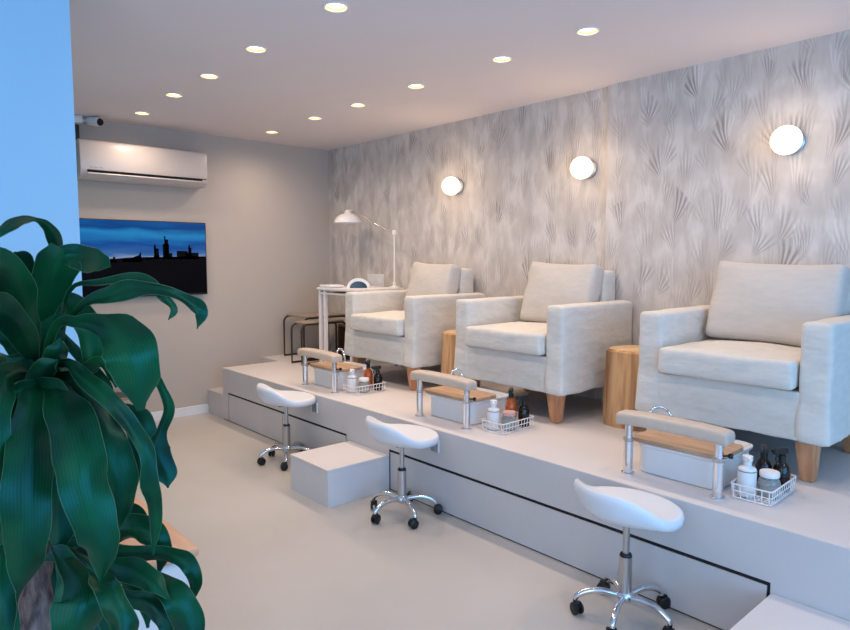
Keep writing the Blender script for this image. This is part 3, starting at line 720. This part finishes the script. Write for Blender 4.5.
MB().lathe([(.0001, 0), (.14, 0), (.15, .01), (.19, .34), (.195, .36), (.18, .362), (.172, .33), (.0001, .33)], n=40).build('pot', 'pot', plant)
MB().lathe([(.0001, .32), (.174, .325), (.0001, .335)], n=24).build('soil', 'soil', plant)
tp = spline([(0, 0, .32), (.0, 0, .6), at(36, 600, 1.27)-PL, at(37, 520, 1.27)-PL, at(40, 440, 1.26)-PL, at(42, 372, 1.25)-PL], 40)
mb = MB(); mb.tube(tp, [.030-.008*(i/40)**2+.0022*sin(i*1.7)+.001*sin(i*4.1) for i in range(41)], n=20); mb.build('trunk', 'trunk_bark', plant)
EYE = Vector((0, 0, H))
def leaf(pts, widths, roll=0., fold=.18, wav=.10, seed=0, n=34):
    P = spline([at(*p) for p in pts], n); J = 8; vs = []; fs = []; mb = MB()
    L_ = sum((P[i+1]-P[i]).length for i in range(n))
    for i, p in enumerate(P):
        t_ = i/n; x = t_*(len(widths)-1); k = min(int(x), len(widths)-2); f = x-k; f = f*f*(3-2*f)
        w_ = (widths[k]*(1-f)+widths[k+1]*f)/FPX*((p-EYE).dot(FW))
        T = (P[min(i+1, n)]-P[max(i-1, 0)]).normalized(); V = (p-EYE).normalized()
        s_ = T.cross(V)
        if s_.length < 1e-3: s_ = RT
        s_.normalize(); rl = roll if not isinstance(roll, (list, tuple)) else roll[0]+(roll[1]-roll[0])*t_
        s_ = (Matrix.Rotation(rl, 3, T) @ s_); nn = T.cross(s_).normalized()
        for j in range(J+1):
            u = j/J*2-1
            d_ = nn*(fold*w_*abs(u)*-1 + wav*w_*u*abs(u)*sin(L_*t_*24+seed+1.3*(u > 0))*1.6+.04*w_*sin(L_*t_*11+seed*2))
            vs.append(p+s_*(w_/2*u*(1+.05*sin(L_*t_*26+seed*3+u)+.035*sin(L_*t_*61+seed+2*u)))+d_-PL)
    for i in range(n):
        for j in range(J):
            mb.uv[len(mb.f)] = [((j+a)/J, (i+b)/n) for a, b in ((0, 0), (1, 0), (1, 1), (0, 1))]
            o = 0
            mb.add([vs[i*(J+1)+j], vs[i*(J+1)+j+1], vs[(i+1)*(J+1)+j+1], vs[(i+1)*(J+1)+j]], [(0, 1, 2, 3)], 0)
    # pale rim as thin raised cord along both margins
    for j in (0, J):
        mb.tube([vs[i*(J+1)+j] for i in range(1, n)], .0006, n=4, caps=False, mi=1)
    return mb.build('leaf', ['leaf', 'leaf_edge'], plant, auto=180)
cr = (42, 372, 1.25)
LV = [
 ([(50, 330, 1.24), (56, 270, 1.2), (57, 245, 1.18), (48, 227, 1.15), (34, 219, 1.12), (18, 221, 1.08), (4, 229, 1.05), (-18, 244, 1.02)], [4, 9, 11, 14, 9, 4, 9, 12, 9, 2], .3, .1),
 ([(37, 366, 1.25), (36, 340, 1.21), (41, 312, 1.18), (50, 285, 1.15), (57, 266, 1.13), (64, 249, 1.12)], [6, 15, 24, 36, 42, 24], 0, .05),
 ([(54, 262, 1.13), (68, 256, 1.13), (85, 260, 1.16), (100, 263, 1.2), (111, 267, 1.22)], [14, 20, 25, 27, 18, 1], .3, .1),
 ([(60, 320, 1.22), (72, 288, 1.14), (100, 284, 1.08), (132, 280, 1.04), (152, 284, 1.02), (164, 297, 1.0), (173, 309, 1.0), (168, 320, 1.0)], [3, 6, 9, 11, 10, 12, 10, 1], .5, .2),
 ([(62, 330, 1.22), (82, 306, 1.12), (108, 296, 1.05), (140, 288, 1.0), (168, 292, .97), (190, 303, .96), (201, 313, .96), (197, 329, .97)], [3, 7, 14, 19, 13, 11, 14, 11, 1], .35, .2),
 ([(48, 345, 1.24), (58, 306, 1.2), (74, 304, 1.18), (86, 322, 1.16), (92, 345, 1.17), (90, 366, 1.18), (84, 374, 1.19)], [4, 14, 20, 25, 24, 16, 2], .1, .12),
 ([(42, 372, 1.25), (56, 326, 1.15), (78, 322, 1.1), (100, 325, 1.06), (120, 336, 1.04), (132, 354, 1.03), (138, 378, 1.04), (141, 411, 1.06)], [5, 8, 11, 22, 42, 50, 50, 44, 8], [0.1, -.1], .1),
 ([(145, 355, 1.1), (160, 385, 1.1), (168, 408, 1.11), (161, 430, 1.12), (156, 452, 1.12), (166, 474, 1.13), (168, 488, 1.13)], [3, 9, 12, 10, 24, 20, 2], .3, .15),
 ([(44, 372, 1.25), (66, 364, 1.17), (88, 382, 1.1), (112, 402, 1.06), (130, 426, 1.05), (146, 452, 1.05), (150, 482, 1.06), (155, 512, 1.08), (153, 555, 1.1)], [5, 10, 15, 18, 18, 15, 13, 18, 15, 2], .2, .2),
 ([(44, 374, 1.25), (58, 390, 1.14), (70, 420, 1.06), (80, 455, 1.02), (86, 490, 1.01), (96, 530, 1.02), (102, 555, 1.03), (100, 584, 1.05)], [8, 24, 42, 46, 46, 44, 38, 26, 2], [-.15, .1], .12),
 ([(42, 374, 1.25), (34, 392, 1.14), (29, 430, 1.06), (27, 480, 1.03), (27, 530, 1.03), (24, 565, 1.04), (18, 598, 1.06)], [8, 22, 40, 44, 43, 34, 2], [.1, -.05], .12),
 ([(46, 374, 1.26), (80, 392, 1.2), (104, 430, 1.16), (115, 470, 1.15), (118, 505, 1.16), (110, 548, 1.18)], [6, 22, 34, 38, 34, 3], -.1, .15),
 ([(62, 545, 1.22), (90, 566, 1.12), (104, 582, 1.06), (114, 603, 1.03), (123, 628, 1.02), (124, 655, 1.02)], [4, 10, 20, 27, 27, 14], .1, .35),
 ([(50, 540, 1.22), (72, 570, 1.12), (84, 592, 1.07), (78, 618, 1.05), (66, 655, 1.05)], [5, 22, 46, 50, 30], -.1, .1),
 ([(70, 540, 1.24), (120, 553, 1.18), (152, 554, 1.15), (172, 556, 1.13), (188, 563, 1.12), (195, 580, 1.12), (191, 606, 1.13)], [4, 18, 15, 13, 16, 15, 2], .2, .15),
 ([(80, 560, 1.22), (130, 572, 1.14), (160, 584, 1.1), (178, 600, 1.08), (190, 626, 1.08), (194, 660, 1.08)], [4, 15, 22, 28, 30, 18], 0, .15),
 ([(66, 552, 1.24), (100, 562, 1.15), (130, 569, 1.1), (152, 580, 1.08), (170, 600, 1.07)], [4, 20, 26, 20, 3], -.3, .1),
 ([(70, 575, 1.24), (120, 596, 1.16), (150, 604, 1.13), (168, 622, 1.12), (170, 650, 1.12)], [4, 14, 20, 22, 16], .1, .15),
 ([(60, 560, 1.26), (95, 548, 1.22), (125, 530, 1.2), (150, 532, 1.18), (162, 548, 1.18), (158, 575, 1.19)], [4, 20, 26, 24, 20, 3], .2, .12),
 ([(38, 368, 1.25), (26, 320, 1.15), (16, 288, 1.08), (0, 268, 1.02), (-25, 262, .98)], [8, 26, 36, 36, 20], .1, .1),
 ([(38, 370, 1.25), (30, 325, 1.2), (27, 290, 1.17), (22, 262, 1.15), (14, 252, 1.13)], [6, 20, 24, 20, 2], -.2, .1),
 ([(38, 370, 1.25), (22, 335, 1.12), (2, 312, 1.05), (-25, 305, 1.0)], [6, 26, 36, 24], 0, .1),
 ([(42, 372, 1.25), (52, 345, 1.22), (56, 318, 1.2), (64, 303, 1.2), (76, 300, 1.2)], [6, 20, 22, 16, 3], .1, .1),
 ([(40, 375, 1.25), (10, 375, 1.12), (-10, 410, 1.05), (-16, 480, 1.02), (-14, 560, 1.03)], [6, 28, 40, 44, 10], 0, .1),
 ([(40, 372, 1.25), (70, 376, 1.2), (98, 362, 1.16), (112, 374, 1.14), (116, 388, 1.14)], [4, 10, 12, 14, 2], .3, .2),
 ([(50, 378, 1.26), (90, 400, 1.22), (126, 420, 1.2), (138, 455, 1.2), (134, 498, 1.2)], [4, 12, 13, 12, 2], .3, .2),
 ([(44, 378, 1.27), (56, 420, 1.22), (60, 470, 1.2), (62, 520, 1.2), (58, 560, 1.2)], [6, 24, 32, 30, 6], 0, .1),
 ([(90, 400, 1.24), (128, 412, 1.2), (142, 420, 1.19), (147, 440, 1.19), (150, 462, 1.2)], [4, 14, 20, 22, 4], .1, .1),
 ([(40, 560, 1.24), (62, 556, 1.2), (70, 575, 1.18), (68, 600, 1.17), (62, 640, 1.17)], [4, 18, 24, 20, 4], .2, .1),
 ([(20, 560, 1.22), (4, 552, 1.18), (-2, 580, 1.15), (4, 610, 1.14), (8, 640, 1.14)], [4, 18, 24, 20, 8], .2, .1),
]
LV += [
 ([(60, 556, 1.25), (90, 575, 1.2), (112, 598, 1.17), (126, 622, 1.16), (130, 650, 1.16)], [4, 14, 18, 18, 6], .3, .2),
 ([(72, 548, 1.26), (110, 566, 1.23), (134, 578, 1.21), (146, 598, 1.2), (148, 628, 1.2)], [4, 16, 22, 20, 3], -.2, .2),
 ([(66, 560, 1.26), (110, 588, 1.23), (140, 600, 1.22), (158, 612, 1.21), (178, 640, 1.21)], [4, 14, 20, 22, 6], .3, .2),
 ([(50, 548, 1.2), (60, 556, 1.16), (67, 574, 1.14), (66, 600, 1.13), (60, 640, 1.13)], [5, 20, 22, 20, 6], .2, .15),
 ([(70, 536, 1.28), (104, 524, 1.25), (128, 514, 1.24), (140, 522, 1.23), (146, 545, 1.23)], [4, 16, 18, 16, 2], .2, .15),
 ([(60, 330, 1.26), (74, 350, 1.24), (90, 366, 1.23), (106, 386, 1.22), (112, 402, 1.22)], [3, 9, 12, 12, 2], .3, .2)]
for i, (pts, ws, rl, wv) in enumerate(LV): leaf(pts, ws, rl, .16, wv, seed=i*1.7)
for q in ([(40, 380, 1.27), (18, 372, 1.24), (-6, 360, 1.2), (-30, 362, 1.15)], [(40, 384, 1.27), (14, 386, 1.2), (-12, 384, 1.15), (-36, 396, 1.1)], [(38, 378, 1.27), (22, 350, 1.24), (8, 336, 1.22), (-12, 330, 1.2)],
          [(44, 392, 1.24), (50, 372, 1.2), (58, 352, 1.18), (60, 338, 1.18)], [(42, 396, 1.23), (30, 376, 1.2), (18, 362, 1.18), (6, 356, 1.17)], [(44, 404, 1.22), (40, 384, 1.18), (46, 368, 1.16), (58, 360, 1.16)],
          [(30, 400, 1.24), (40, 392, 1.17), (54, 388, 1.15), (70, 392, 1.14)], [(50, 404, 1.24), (38, 392, 1.17), (22, 390, 1.15), (6, 398, 1.14)]):
    leaf(q, [8, 22, 20, 3], .2, .2, .1, seed=q[1][0], n=16)
random.seed(12)
for i in range(26):
    ex = random.uniform(-60, 104); ey = random.uniform(430, 600); dd = random.uniform(1.28, 1.48); sx = 42+(ex-42)*.55
    y0 = random.choice((372, 380, 400, 430, 470))
    leaf([(42, y0, 1.26), (sx, y0+random.uniform(-12, 20), (1.26+dd)/2), (ex, (ey+y0)/2+10, dd), (ex+random.uniform(-4, 12), ey+25, dd+.01)], [5, 20, random.uniform(26, 38), 26, 2], random.uniform(-.3, .3), .16, .14, seed=i*2.1, n=22)
for i in range(9):
    ex = random.uniform(-40, 120); ey = random.uniform(610, 680); dd = random.uniform(1.26, 1.42)
    leaf([(38, 540, 1.26), ((ex+38)/2, 545, 1.3), (ex, 590, dd), (ex+5, ey, dd)], [5, 18, 30, 24, 2], random.uniform(-.3, .3), .16, .14, seed=i*3.1, n=20)
